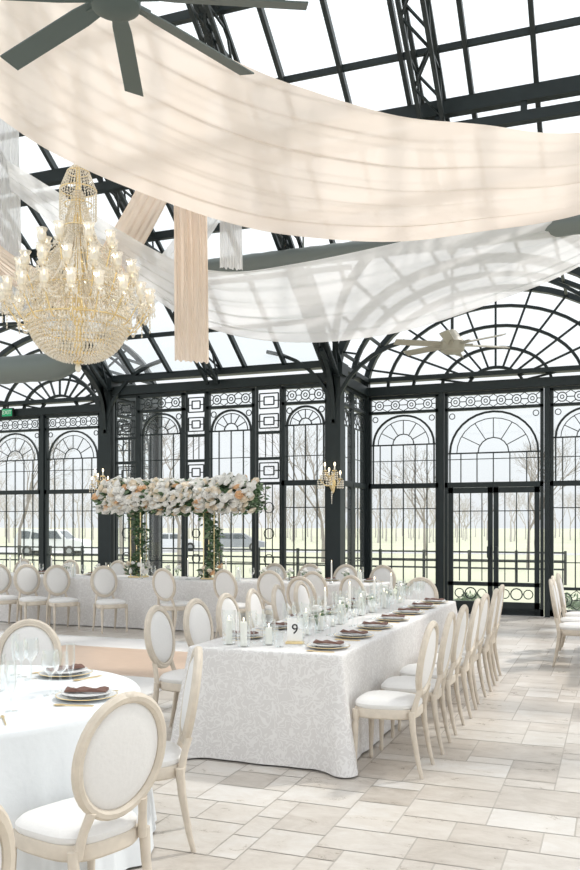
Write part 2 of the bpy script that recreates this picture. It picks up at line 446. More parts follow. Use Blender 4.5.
mb.build('ceiling', [M_steel], smooth=False)
mb = MB()
mb.add([(-16.4, 11.0, rz(11.0)+.06), (6, 11.0, rz(11.0)+.06), (6, YR, rz(YR)+.06), (-16.4, YR, rz(YR)+.06)], [(0, 1, 2, 3)])
mb.add([(-8.85, YM, Z0+.06), (-4.4, YM, Z0+.06), (-4.4, 11.0, rz(11)+.06), (-8.85, 11.0, rz(11)+.06)], [(0, 1, 2, 3)])
mb.build('ceiling_glass', [M_roofg], smooth=False)

# ------------------------------------------------------------ ducts
mb = MB()
pts = [(-15.5+.15*i, 11.2, 5.36) for i in range(141)]
mb.tube(pts, [.125+(.008 if i % 2 else 0) for i in range(141)], 14)
for i in range(8): mb.beam((-14.5+2.6*i, 11.2, 5.36), (-14.5+2.6*i, 11.2, rz(11.2)), .02)
mb.build('ventilation_duct', [M_duct])
mb = MB()
pts = [(-15.5+.15*i, 10.6, 3.97) for i in range(52)]
last = pts[-1]
pts += [(last[0]+.35*math.sin(t*pi/10), 10.6, 3.97+.35*(1-math.cos(t*pi/10))) for t in range(1, 6)]
pts += [(last[0]+.35, 10.6, 4.32+.2*i) for i in range(1, 10)]
mb.tube(pts, [.2+(.01 if i % 2 else 0) for i in range(len(pts))], 16)
mb.build('ventilation_duct', [M_duct])

# ------------------------------------------------------------ ceiling fans
def fan(name, u, v, z, Rad, n, a0, m, ztop, bw):
    x, y = W(u, v); mb = MB()
    mb.lathe([(0, -.12), (.1, -.12), (.17, -.08), (.18, .04), (.12, .1), (.06, .2), (.025, .22)], 20)
    mb.tube([(0, 0, .15), (0, 0, ztop-z)], .022, 8, 1)
    mb.lathe([(.0, ztop-z), (.09, ztop-z), (.07, ztop-z-.1), (.02, ztop-z-.14)], 14)
    for k in range(n):
        an = YAW+a0+2*pi*k/n; d = Vector((math.cos(an), math.sin(an), 0)); s = Vector((-d.y, d.x, 0))
        vs = []
        for t, w in ((.12, bw*.62), (.3, bw*.9), (1, bw)):
            for e in (-1, 1):
                for h in (0, .012):
                    vs.append(d*(t*Rad)+s*(e*w/2)+Vector((0, 0, h+e*.022)))
        fs = []
        for i in (0, 4):
            fs += [(i, i+2, i+6, i+4), (i+1, i+5, i+7, i+3), (i, i+4, i+5, i+1), (i+2, i+3, i+7, i+6)]
        fs += [(0, 1, 3, 2), (8, 10, 11, 9)]
        mb.add(vs, fs)
        mb.beam(d*.1, d*.3+Vector((0, 0, .015)), .06, .03)
    return mb.build(name, [m, M_steel], (x, y, z))
fan('ceiling_fan', -1.23, 6.0, 5.33, 1.36, 8, math.radians(5), M_fan, rz(5.2)-.1, .16)
fan('ceiling_fan', 2.29, 12.0, 4.14, .85, 6, math.radians(12), M_fanw, 5.55, .12)

# ------------------------------------------------------------ drapes
def cr(P, t):
    n = len(P)-1; t = max(0, min(.99999, t))*n; i = int(t); f = t-i
    g = lambda k: Vector(P[max(0, min(n, k))])
    a, b, c, d = g(i-1), g(i), g(i+1), g(i+2)
    return .5*((2*b)+(c-a)*f+(2*a-5*b+4*c-d)*f*f+(3*b-a-3*c+d)*f**3)
def drape(name, lo, up, m, ns=120, nw=40, amp=.03, folds=7, sag=.0, seed=0):
    rr = random.Random(seed); ph = [rr.random()*6.28 for _ in range(4)]
    vs = []; fs = []
    for i in range(ns+1):
        t = i/ns; a = cr(lo, t); b = cr(up, t)
        for j in range(nw+1):
            w = j/nw; p = a.lerp(b, w)
            ww = w+.07*math.sin(4*t+ph[0])+.03*math.sin(9*t+ph[1])
            d = amp*(math.sin(folds*2*pi*ww+ph[1]+1.5*t)*(.6+.4*math.sin(7*t+ph[3]))+.5*math.sin(folds*3.3*pi*ww+ph[2]-2*t)
                     +.35*math.sin(folds*5.7*pi*ww+ph[0]+3*t)*(.5+.5*math.sin(11*t+ph[2])))
            s = -sag*4*w*(1-w)
            x, y = W(p.x, p.y-d); vs.append((x, y, p.z+d*.5+s))
    for i in range(ns):
        for j in range(nw):
            q = i*(nw+1)+j; fs.append((q, q+1, q+nw+2, q+nw+1))
    mb = MB(); mb.add(vs, fs); return mb.build(name, [m], ang=180)
drape('ceiling_drape',
      [(-6.2, 8.3, 9.0), (-4.4, 8.5, 6.9), (-2.93, 8.6, 5.72), (-2.18, 8.6, 5.26), (-1.42, 8.6, 4.94), (-.66, 8.6, 4.68), (.10, 8.6, 4.52), (1.11, 8.6, 4.47), (1.92, 8.6, 4.55), (2.93, 8.6, 4.73), (4.3, 8.6, 5.2), (6, 8.6, 6.3)],
      [(-6.2, 7.9, 9.4), (-4.2, 7.9, 8.3), (-2.70, 7.9, 7.3), (-2.0, 7.9, 6.82), (-1.3, 7.9, 6.36), (-.6, 7.9, 5.97), (.09, 7.9, 5.68), (1.02, 7.9, 5.40), (1.8, 7.9, 5.30), (2.70, 7.9, 5.24), (4.2, 7.9, 5.5), (6, 8.2, 6.5)],
      M_cream, 180, 100, .016, 6, .10, 3)
drape('ceiling_drape',
      [(-3.6, 11, 5.9), (-1.8, 11, 4.55), (-.97, 11, 4.12), (.13, 11, 3.97), (1.42, 11, 4.1), (2.7, 11, 4.51), (3.75, 11, 4.95), (6, 11, 6.2)],
      [(-3.5, 10.5, 6.1), (-1.7, 10.5, 5.0), (-.9, 10.5, 4.75), (.13, 10.5, 4.86), (1.4, 10.5, 5.12), (2.6, 10.5, 5.42), (3.6, 10.5, 5.75), (5.9, 10.5, 6.8)],
      M_white, 120, 50, .018, 5, .05, 5)
drape('drape_tail', [(-1.31, 9.5, 6.6), (-1.30, 9.5, 5.0), (-1.29, 9.5, 3.44)], [(-.95, 9.55, 6.6), (-.93, 9.55, 5.0), (-.91, 9.55, 3.42)], M_peach, 20, 60, .026, 4, 0, 8)
drape('drape_tail', [(-.86, 10.4, 6.2), (-.86, 10.4, 4.75)], [(-.6, 10.4, 6.2), (-.58, 10.4, 4.72)], M_white, 10, 40, .022, 4, 0, 9)
drape('drape_tail', [(-3.9, 10.9, 8.0), (-3.9, 10.9, 6.1), (-3.88, 10.9, 4.35)], [(-3.5, 10.95, 8.0), (-3.48, 10.95, 6.1), (-3.46, 10.95, 4.33)], M_white, 20, 50, .026, 5, 0, 10)
drape('ceiling_drape', [(-4.7, 10.9, 6.0), (-3.6, 10.9, 4.7), (-2.55, 10.9, 4.35), (-2.0, 10.9, 4.98), (-1.3, 10.7, 6.2), (-1.0, 10.6, 7.2)],
      [(-4.7, 10.6, 6.2), (-3.5, 10.6, 5.0), (-2.7, 10.6, 4.75), (-2.2, 10.6, 5.3), (-1.65, 10.5, 6.25), (-1.35, 10.5, 7.2)], M_peach, 80, 36, .02, 5, .03, 11)
drape('ceiling_drape', [(-4.6, 11.7, 5.1), (-3.2, 11.7, 4.2), (-2.2, 11.7, 4.4), (-1.4, 11.7, 5.15), (-.6, 11.7, 6.4)],
      [(-4.6, 11.5, 5.3), (-3.2, 11.5, 4.5), (-2.4, 11.5, 4.65), (-1.7, 11.5, 5.3), (-1.0, 11.5, 6.4)], M_white, 80, 30, .018, 5, .03, 12)

# ------------------------------------------------------------ chandelier
def chandelier():
    mb = MB(); G, K, Bm, Wx = 0, 1, 2, 3
    def beadrow(r, z, n, s, h): 
        for k in range(n):
            a = 2*pi*k/n+z*7; mb.octa((r*math.cos(a), r*math.sin(a), z), s, h, K)
    def hoop(r, z, w=.012): mb.tube([(r*math.cos(2*pi*k/32), r*math.sin(2*pi*k/32), z) for k in range(32)], w, 6, G, True)
    def strand(p, q, n, sagd, s=.011):
        for i in range(n+1):
            t = i/n; mb.octa((p[0]+(q[0]-p[0])*t, p[1]+(q[1]-p[1])*t, p[2]+(q[2]-p[2])*t-sagd*4*t*(1-t)), s, s*1.5, K)
    P = lambda r, a, z: (r*math.cos(a), r*math.sin(a), z)
    mb.ell((0, 0, .04), (.035, .035, .05), 8, 6, K); mb.lathe([(.01, .08), (.06, .1), (.03, .14), (.09, .16)], 12, mi=G)
    N = 17
    for i in range(N):
        t = i/(N-1); r = .07+.47*math.sin(t*pi/2*.98); z = .12+.42*(1-math.cos(t*pi/2))
        beadrow(r, z, max(8, int(2*pi*r/.038)), .017, .028)
    for r, z in ((.2, .17), (.36, .29), (.5, .46), (.56, .56)): hoop(r, z, .009)
    beadrow(.57, .5, 72, .013, .05); beadrow(.37, .24, 50, .011, .035); beadrow(.58, .6, 72, .014, .03)
    mb.lathe([(.02, .1), (.05, .3), (.03, .5), (.09, .62), (.11, .7), (.05, .8), (.03, 1.0), (.07, 1.1), (.09, 1.18), (.04, 1.28), (.03, 1.5), (.08, 1.62), (.05, 1.72), (.025, 1.8), (.06, 1.95), (.03, 2.05), (.02, 2.35)], 14, mi=G)
    hoop(.4, .92, .008); hoop(.27, 1.25, .008); hoop(.17, 1.6, .008)
    def tier(n, r0, z0, r1, z1, off):
        for k in range(n):
            a = 2*pi*k/n+off; pts = []
            for i in range(11):
                t = i/10; r = r0+(r1-r0)*t; z = z0+(z1-z0)*t*t-.10*math.sin(pi*t)*(1-t)*1.6
                pts.append(P(r, a, z))
            mb.tube(pts, .008, 6, G)
            c = P(r1, a, z1)
            mb.lathe([(.008, -.02), (.045, 0), (.062, .025)], 10, c, K)
            mb.lathe([(.008, -.02), (.03, 0), (.012, .03)], 8, c, G)
            mb.lathe([(.02, .03), (.040, .05), (.052, .10), (.045, .15), (.066, .19)], 10, c, K)
            mb.tube([(c[0], c[1], c[2]+.02), (c[0], c[1], c[2]+.13)], .012, 6, Wx)
            mb.ell((c[0], c[1], c[2]+.16), (.012, .012, .03), 6, 5, Bm)
            for j in range(8):
                b = 2*pi*j/8; mb.octa((c[0]+.058*math.cos(b), c[1]+.058*math.sin(b), c[2]-.03), .011, .034, K)
            for j in range(5): mb.octa((c[0], c[1], c[2]-.06-.04*j), .014, .022, K)
            a2 = a+2*pi/n; strand(c, P(r1, a2, z1), 12, .1, .012)
            strand(c, P(r0*.7, a, z0+.42), 14, .06, .012)
            strand(c, P(r0*.7, a+.12, z0+.42), 14, .10, .012)
            strand(P((r0+r1)/2, a, z0), P((r0+r1)/2, a2, z0), 9, .09, .012)
    tier(18, .5, .55, .80, .72, 0); tier(14, .4, .80, .62, 1.02, .2); tier(8, .26, 1.12, .40, 1.34, .1)
    for n, ra, za, rb, zb, s in ((56, .5, .93, .1, 1.62, .06), (44, .55, .58, .3, 1.0, .03), (28, .2, 1.5, .05, 2.0, .02), (40, .62, .86, .16, 1.5, .1)):
        for k in range(n):
            a = 2*pi*k/n; strand(P(ra, a, za), P(rb, a, zb), int((abs(zb-za)+abs(ra-rb))/.03), s, .011)
    for k in range(48):
        a = 2*pi*k/48
        for j in range(7): mb.octa(P(.48, a, .92-.035*j), .012, .017, K)
        for j in range(6): mb.octa(P(.30, a, 1.24-.035*j), .011, .017, K)
        for j in range(5): mb.octa(P(.17, a, 1.6-.035*j), .009, .017, K)
    hoop(.2, 2.02, .008); hoop(.12, 2.22, .008); hoop(.15, 1.86, .008)
    for k in range(32):
        a = 2*pi*k/32
        for j in range(10): mb.octa(P(.2, a, 2.0-.032*j), .011, .016, K)
        strand(P(.12, a, 2.22), P(.2, a, 2.02), 7, .0, .011)
        strand(P(.12, a, 2.22), P(.02, a, 2.33), 4, .0, .01)
    z = 2.34; i = 0
    while z < rz(8.02)-3.33-.1:
        rr = []
        for k in range(10):
            a = 2*pi*k/10; x = .022*math.cos(a); h = .045*math.sin(a)
            rr.append((x, 0, z+h) if i % 2 else (0, x, z+h))
        mb.tube(rr, .006, 4, G, True); z += .07; i += 1
    mb.build('crystal_chandelier', [M_gold, M_crys, M_bulb, M_wax], (-5.60, 8.0, 3.31), ang=30)
chandelier()
def sconce(loc, rzv):
    mb = MB(); 
    mb.lathe([(0, .16), (.03, .14), (.05, 0), (.03, -.14), (0, -.18)], 10, (0, 0, 0), 0, sy=.4)
    mb.ell((0, -.03, 0), (.06, .03, .12), 10, 6, 0)
    for s, z in ((-1, 0), (1, 0), (-.5, .14), (.5, .14), (0, .05)):
        pts = [(s*.17*t, -.03-.14*t*(1.2-abs(s)*.5), z-.09*math.sin(pi*t)*.8+.04*t) for t in [i/6 for i in range(7)]]
        mb.tube(pts, .009, 5, 0); c = pts[-1]
        mb.lathe([(.01, 0), (.045, .01), (.04, .02)], 8, c, 0)
        mb.tube([c, (c[0], c[1], c[2]+.09)], .011, 6, 3); mb.ell((c[0], c[1], c[2]+.12), (.016, .016, .035), 6, 5, 2)
        for j in range(6):
            b = 2*pi*j/6
            for q in range(4): mb.octa((c[0]+.05*math.cos(b), c[1]+.05*math.sin(b), c[2]-.02-.035*q), .015, .018, 1)
    for j in range(6): mb.octa((0, -.06, -.16-.035*j), .02-.002*j, .022, 1)
    mb.build('wall_sconce', [M_gold, M_crys, M_bulb, M_wax], loc, rzv)
sconce((-4.4, YM-.15, 2.3), 0); sconce((-8.85, YM-.15, 2.3), 0)

# exit sign
e = bpy.data.objects.new('exit_sign', None); COL.objects.link(e); e.location = (-12.5, YB-.16, 4.07)
mb = MB(); mb.box((0, 0, 0), (.30, .05, .2), 0); mb.box((0, -.03, 0), (.26, .012, .16), 1); mb.box((0, 0, .14), (.03, .03, .1), 0)
mb.build('housing', [M_ink, M_exit], parent=e)
tx = bpy.data.curves.new('exit_text', 'FONT'); tx.body = 'EXIT'; tx.size = .12; tx.align_x = 'CENTER'; tx.align_y = 'CENTER'; tx.extrude = .002
tx.materials.append(M_card)
to = bpy.data.objects.new('lettering', tx); to.rotation_euler = (pi/2, 0, 0); to.location = (0, -.038, 0); COL.objects.link(to); to.parent = e

# ------------------------------------------------------------ chairs
def chair_mesh():
    mb = MB()
    def outline(sc, n=40):
        o = []
        for k in range(n):
            a = 2*pi*k/n; c, s = math.cos(a), math.sin(a)
            x = abs(c)**.62*(1 if c >= 0 else -1); y = abs(s)**.62*(1 if s >= 0 else -1)
            wx = (.215+.025*y)
            o.append((x*wx*sc, y*.22*sc+.005))
        return o
    def stack(rows, mi):
        vs = []; fs = []; n = 40
        for sc, z in rows: vs += [(x, y, z) for x, y in outline(sc)]
        for i in range(len(rows)-1):
            for k in range(n):
                l = (k+1) % n; fs.append((i*n+k, i*n+l, (i+1)*n+l, (i+1)*n+k))
        fs.append(tuple(range(n))[::-1]); fs.append(tuple((len(rows)-1)*n+k for k in range(n)))
        mb.add(vs, fs, mi)
    stack([(.96, .375), (1.0, .385), (1.0, .43), (.97, .44)], 0)
    stack([(.94, .435), (.985, .45), (.98, .468), (.9, .487), (.7, .498), (.3, .503)], 1)
    for sx in (-1, 1):
        mb.tube([(sx*.195, .185, .43), (sx*.197, .187, .37), (sx*.197, .187, .35), (sx*.199, .19, .33), (sx*.2, .192, .05), (sx*.2, .192, .03), (sx*.2, .192, 0)],
                [.026, .026, .019, .024, .013, .017, .012], 10, 0)
        mb.tube([(sx*.175, -.19, .43), (sx*.176, -.20, .3), (sx*.178, -.235, .1), (sx*.18, -.26, 0)], [.024, .021, .016, .013], 10, 0)
        mb.tube([(sx*.16, -.195, .40), (sx*.145, -.215, .50), (sx*.125, -.238, .575)], [.022, .018, .02], 10, 0)
    def bk(z): return -.215-.16*(z-.5)
    rx, rzz, cz = .205, .232, .768
    pts = [(rx*math.cos(2*pi*k/36), bk(cz+rzz*math.sin(2*pi*k/36)), cz+rzz*math.sin(2*pi*k/36)) for k in range(36)]
    mb.tube(pts, .0225, 8, 0, True)
    pts2 = [(p[0]*.93, p[1]+.016, cz+(p[2]-cz)*.93) for p in pts]; mb.tube(pts2, .01, 6, 0, True)
    for sgn, th in ((1, .032), (-1, .02)):
        vs = []; n = 36; rows = [(1, 0), (.93, .5), (.8, .8), (.5, 1.0), (.0, 1.08)]
        for q, h in rows:
            for k in range(n):
                a = 2*pi*k/n; z = cz+(rzz-.018)*q*math.sin(a)
                vs.append(((rx-.018)*q*math.cos(a), bk(z)+sgn*(th*h), z))
        fs = []
        for i in range(len(rows)-1):
            for k in range(n):
                l = (k+1) % n; f = (i*n+k, i*n+l, (i+1)*n+l, (i+1)*n+k); fs.append(f if sgn < 0 else f[::-1])
        mb.add(vs, fs, 1)
    mb.ell((0, bk(1.005)-.005, 1.005), (.03, .018, .018), 8, 6, 0)
    return mb.mesh('dining_chair', [M_wood, M_uph])
CH = chair_mesh()
def chair(x, y, fxx, fyy, j=.04):
    a = math.atan2(-fxx, fyy)+R.uniform(-j, j)
    put(CH, 'dining_chair', (x, y, 0), a, sc=.96)
for i in range(7): chair(-1.385+R.uniform(-.010, .010), 5.47+.6*i, -1, 0)
for i in range(6): chair(-3.03+R.uniform(-.02, .02), 5.78+.62*i, 1, 0, .08)
chair(-2.18, 9.75, 0, -1)

# ------------------------------------------------------------ tablecloths
def cloth(name, per, loc, m, h=.76, flare=.05, folds=9, amp=.02, seed=1, corner=None):
    rr = random.Random(seed); ph = rr.random()*6
    mb = MB(); n = len(per); vs = []
    ts = [0, .012, .04, .1, .2, .35, .5, .65, .8, .92, 1]
    L = 0; Ls = []
    for i in range(n):
        Ls.append(L); a = per[i]; b = per[(i+1) % n]; L += math.hypot(b[0]-a[0], b[1]-a[1])
    fs = []
    for t in ts:
        z = h-(h-.012)*t
        for i, (x, y, nx, ny, cw) in enumerate(per):
            s = Ls[i]/L
            f = amp*t*(math.sin(2*pi*folds*s+ph)+.6*math.sin(2*pi*round(folds*2.3)*s+ph*2)+.3*math.sin(2*pi*round(folds*4)*s))
            off = flare*t+f+cw*.13*t+(.006 if t > 0 else 0)
            vs.append((x+nx*off, y+ny*off, z))
    for r in range(len(ts)-1):
        for k in range(n):
            l = (k+1) % n; fs.append((r*n+l, r*n+k, (r+1)*n+k, (r+1)*n+l))
    fs.append(tuple(range(n)))
    mb.add(vs, fs); return mb.build(name, [m], loc, ang=60)
def rectper(lx, ly, step=.04, rad=.03):
    P = []
    def edge(x0, y0, x1, y1, nx, ny):
        d = math.hypot(x1-x0, y1-y0); k = max(2, int(d/step))
        for i in range(k):
            t = i/k; P.append((x0+(x1-x0)*t, y0+(y1-y0)*t, nx, ny, max(0, 1-min(t, 1-t)*d/.16)**2*.55))
    def cor(cx, cy, a0):
        for i in range(8):
            a = a0+pi/2*i/8; P.append((cx+rad*math.cos(a), cy+rad*math.sin(a), math.cos(a), math.sin(a), .55+.45*math.sin(pi*i/8)))
    x, y = lx/2, ly/2
    edge(x, -y+rad, x, y-rad, 1, 0); cor(x-rad, y-rad, 0)
    edge(x-rad, y, -x+rad, y, 0, 1); cor(-x+rad, y-rad, pi/2)
    edge(-x, y-rad, -x, -y+rad, -1, 0); cor(-x+rad, -y+rad, pi)
    edge(-x+rad, -y, x-rad, -y, 0, -1); cor(x-rad, -y+rad, 1.5*pi)
    return P
cloth('banquet_table', rectper(1.1, 4.2), (-2.21, 7.33, 0), M_damask, flare=.015, folds=16, amp=.006)
cloth('head_table', rectper(8.0, .9), (-7.1, 11.85, 0), M_damask, flare=.02, folds=34, amp=.012, seed=3)
cloth('banquet_table', rectper(1.1, 3.0), (.45, 10.8, 0), M_damask, flare=.02, folds=14, amp=.01, seed=4)
RT = (-1.66, 4.2)
rx_, ry_ = W(*RT)
per = [(.90*math.cos(2*pi*i/144), .90*math.sin(2*pi*i/144), math.cos(2*pi*i/144), math.sin(2*pi*i/144), 0) for i in range(144)]
cloth('round_table', per, (rx_, ry_, 0), M_linen, flare=.07, folds=13, amp=.028, seed=6)
def cuv(u, v, tu, tv, sh=.2, j=0.0):
    x, y = W(u, v); a, b = W(tu, tv); d = Vector((a-x, b-y)).normalized()
    chair(x+d.x*sh, y+d.y*sh, d.x, d.y, j)
cuv(-.66, 3.20, -1.75, 4.1, .21)
cuv(-.55, 4.32, -1.66, 4.12, .2)
cuv(-1.71, 5.45, -1.66, 4.2, .12)
cuv(-.83, 1.96, -2.1, 2.5, .2)
for x in (-9.05, -8.5, -7.95, -7.1): chair(x, 10.95, .75, -.45, .1)
for x in (-6.05, -5.06, -4.4, -3.75): chair(x, 11.05, .15, 1, .15)
for x in (-10.2, -9.2, -8.2, -4.6, -4.0, -3.4, -5.2): chair(x, 12.6, 0, -1, .1)
chair(-.42, 10.2, 1, 0); chair(-.44, 10.85, 1, 0); chair(-.42, 11.5, 1, 0)
for x, y in ((-3.5, 9.9), (-2.95, 10.35)): chair(x, y, .3, .9, .2)

# ------------------------------------------------------------ table settings
def glass_mesh(kind):
    mb = MB()
    if kind == 'wine': prof = [(.033, 0), (.03, .003), (.005, .008), (.004, .08), (.012, .095), (.034, .115), (.04, .145), (.034, .20)]
    elif kind == 'flute': prof = [(.03, 0), (.027, .003), (.005, .008), (.004, .07), (.014, .09), (.024, .14), (.022, .23)]
    else: prof = [(.0, .004), (.03, .004), (.033, .01), (.036, .11)]
    mb.lathe(prof, 14); return mb.mesh(kind+'_glass', [M_stem])
GW, GF, GT = glass_mesh('wine'), glass_mesh('flute'), glass_mesh('water')
def plate_mesh():
    mb = MB()
    mb.lathe([(0, .004), (.09, .004), (.115, .010), (.145, .016), (.147, .019), (.115, .014), (.09, .008)], 28, mi=0)
    mb.tube([(.146*math.cos(2*pi*k/28), .146*math.sin(2*pi*k/28), .018) for k in range(28)], .0025, 4, 1, True)
    mb.lathe([(0, .014), (.07, .014), (.085, .02), (.12, .03), (.121, .033), (.085, .026), (0, .022)], 28, mi=0)
    return mb.mesh('dinner_plate', [M_porc, M_gold])
PL = plate_mesh()
def napkin_mesh():
    mb = MB(); vs = []; fs = []; nx, ny = 10, 4
    for z0 in (0, 1):
        for i in range(nx+1):
            for j in range(ny+1):
                x = -.10+.20*i/nx; y = (-.035+.07*j/ny)*(1-.2*math.sin(pi*i/nx))
                vs.append((x, y, .034+(.012+.006*math.sin(i*1.3+j))*z0))
    m = (nx+1)*(ny+1)
    for i in range(nx):
        for j in range(ny):
            q = i*(ny+1)+j; fs.append((q, q+1, q+ny+2, q+ny+1)); fs.append((m+q, m+q+ny+1, m+q+ny+2, m+q+1))
    b = [i*(ny+1) for i in range(nx+1)]+[nx*(ny+1)+j for j in range(1, ny+1)]+[i*(ny+1)+ny for i in range(nx-1, -1, -1)]+[j for j in range(ny-1, 0, -1)]
    for i in range(len(b)):
        a, c = b[i], b[(i+1) % len(b)]; fs.append((a, c, m+c, m+a))
    mb.add(vs, fs, 0); return mb.mesh('folded_napkin', [M_menu])
NP = napkin_mesh()
def cutlery_mesh():
    mb = MB()
    for x in (-.19, -.175, .18):
        mb.beam((x, -.1, .003), (x, .04, .003), .006, .003); mb.ell((x, .065, .004), (.009, .03, .003), 8, 4)
    return mb.mesh('cutlery', [M_gold])
CT = cutlery_mesh()
TZ = .762
def setting(x, y, fxx, fyy, glasses=True):
    a = math.atan2(-fxx, fyy)
    M = Matrix.Rotation(a, 3, 'Z')
    def L(lx, ly): 
        v = M @ Vector((lx, ly, 0)); return (x+v.x, y+v.y, TZ)
    put(PL, 'dinner_plate', (x, y, TZ), a); put(NP, 'folded_napkin', (x, y, TZ), a+pi/2+R.uniform(-.2, .2))
    put(CT, 'cutlery', (x, y, TZ), a)
    if glasses:
        put(GW, 'wine_glass', L(.14, .19), 0); put(GW, 'wine_glass', L(.04, .2), 0, sc=1.12); put(GF, 'champagne_flute', L(.225, .17), 0)
def votive_mesh():
    mb = MB(); mb.lathe([(0, .003), (.028, .003), (.032, .07)], 14, mi=0); mb.lathe([(0, .04), (.026, .04), (.026, .006)], 12, mi=1)
    mb.ell((0, 0, .055), (.004, .004, .012), 6, 4, 2); return mb.mesh('votive_candle', [M_stem, M_wax, M_bulb])
def pillar_mesh(h, ch):
    mb = MB(); mb.lathe([(0, .004), (.045, .004), (.047, .01), (.047, h)], 18, mi=0)
    mb.lathe([(.024, .006), (.024, ch), (.0, ch+.003)], 12, mi=1); mb.ell((0, 0, ch+.018), (.005, .005, .014), 6, 4, 2)
    return mb.mesh('hurricane_candle', [M_stem, M_wax, M_bulb])
VT, PC, PC2 = votive_mesh(), pillar_mesh(.24, .17), pillar_mesh(.18, .12)
def taper_mesh():
    mb = MB(); mb.lathe([(0, 0), (.04, .002), (.035, .012), (.01, .03), (.008, .06), (.016, .07), (.014, .08)], 12, mi=0)
    mb.lathe([(.011, .07), (.010, .30), (.0, .305)], 10, mi=1); mb.ell((0, 0, .32), (.005, .005, .015), 6, 4, 2)
    return mb.mesh('taper_candle', [M_stem, M_wax, M_bulb])
TP = taper_mesh()
def budvase_mesh():
    mb = MB(); rr = random.Random(3)
    mb.lathe([(0, .003), (.03, .003), (.034, .03), (.015, .08), (.012, .11), (.017, .12)], 14, mi=0)
    for i in range(6):
        a = rr.uniform(0, 6.28); r = rr.uniform(.0, .05); z = rr.uniform(.15, .21)
        mb.tube([(0, 0, .05), (r*math.cos(a), r*math.sin(a), z)], .002, 4, 1)
        mb.lathe([(0, -.012), (.018, -.004), (.024, .012), (.014, .016), (.012, .004), (0, .0)], 10, (r*math.cos(a), r*math.sin(a), z), 2, wave=.12)
        mb.ell((r*1.5*math.cos(a+1), r*1.5*math.sin(a+1), z-.03), (.02, .008, .012), 6, 4, 1)
    return mb.mesh('bud_vase', [M_stem, M_leaf2, M_fw])
BV = budvase_mesh()
for i in range(7):
    y = 5.5+.6*i
    if y < 9.3: setting(-1.83, y, -1, 0)
for i in range(6): setting(-2.58, 5.78+.62*i, 1, 0)
items = [(VT, 'votive_candle'), (PC, 'hurricane_candle'), (BV, 'bud_vase'), (PC2, 'hurricane_candle'), (TP, 'taper_candle')]
k = 0; y = 5.95
while y < 9.3:
    me, nm = items[k % 5]; put(me, nm, (-2.21+R.uniform(-.04, .04), y, TZ), R.random()*6); y += .15; k += 1
for x, y in ((-2.40, 5.36), (-2.27, 5.50), (-2.54, 5.42)): put(PC if x < -2.3 else PC2, 'hurricane_candle', (x, y, TZ))
for x, y in ((-2.16, 5.42), (-2.3, 5.66)): put(GT, 'water_glass', (x, y, TZ))
e = bpy.data.objects.new('table_number_card', None); COL.objects.link(e); e.location = (-2.12, 5.62, TZ); e.rotation_euler = (0, 0, YAW*.7)
mb = MB(); mb.box((0, 0, .1), (.11, .004, .16), 0); mb.box((0, 0, .008), (.13, .05, .016), 1); mb.build('card', [M_card, M_gold], parent=e, smooth=False)
tx = bpy.data.curves.new('nine', 'FONT'); tx.body = '9'; tx.size = .10; tx.align_x = 'CENTER'; tx.align_y = 'CENTER'; tx.extrude = .001
tx.materials.append(M_ink); to = bpy.data.objects.new('numeral', tx); to.rotation_euler = (pi/2, 0, 0); to.location = (0, -.004, .1); COL.objects.link(to); to.parent = e
C2 = W(*RT)
for k in range(6):
    a = -.80+2*pi*k/6; d = Vector((math.cos(a), math.sin(a)))
    setting(C2[0]+d.x*.68, C2[1]+d.y*.68, -d.x, -d.y)
for i in range(7):
    a = i*.9; put([VT, PC2, BV][i % 3], ['votive_candle', 'hurricane_candle', 'bud_vase'][i % 3], (C2[0]+.2*math.cos(a), C2[1]+.2*math.sin(a), TZ))
for x in (-10.2, -9.2, -8.2, -4.6, -4.0, -3.4): setting(x, 12.13, 0, -1, False)
for i in range(36):
    x = -10.7+7.3*i/35
    if abs(x+7.2) < .22 or abs(x+5.85) < .22: continue
    me, nm = R.choice([(TP, 'taper_candle'), (PC, 'hurricane_candle'), (BV, 'bud_vase'), (GW, 'wine_glass')]); put(me, nm, (x, 11.6+R.uniform(-.06, .06), TZ))
for y in (9.6, 10.2, 10.9, 11.5): setting(.1, y, 1, 0)

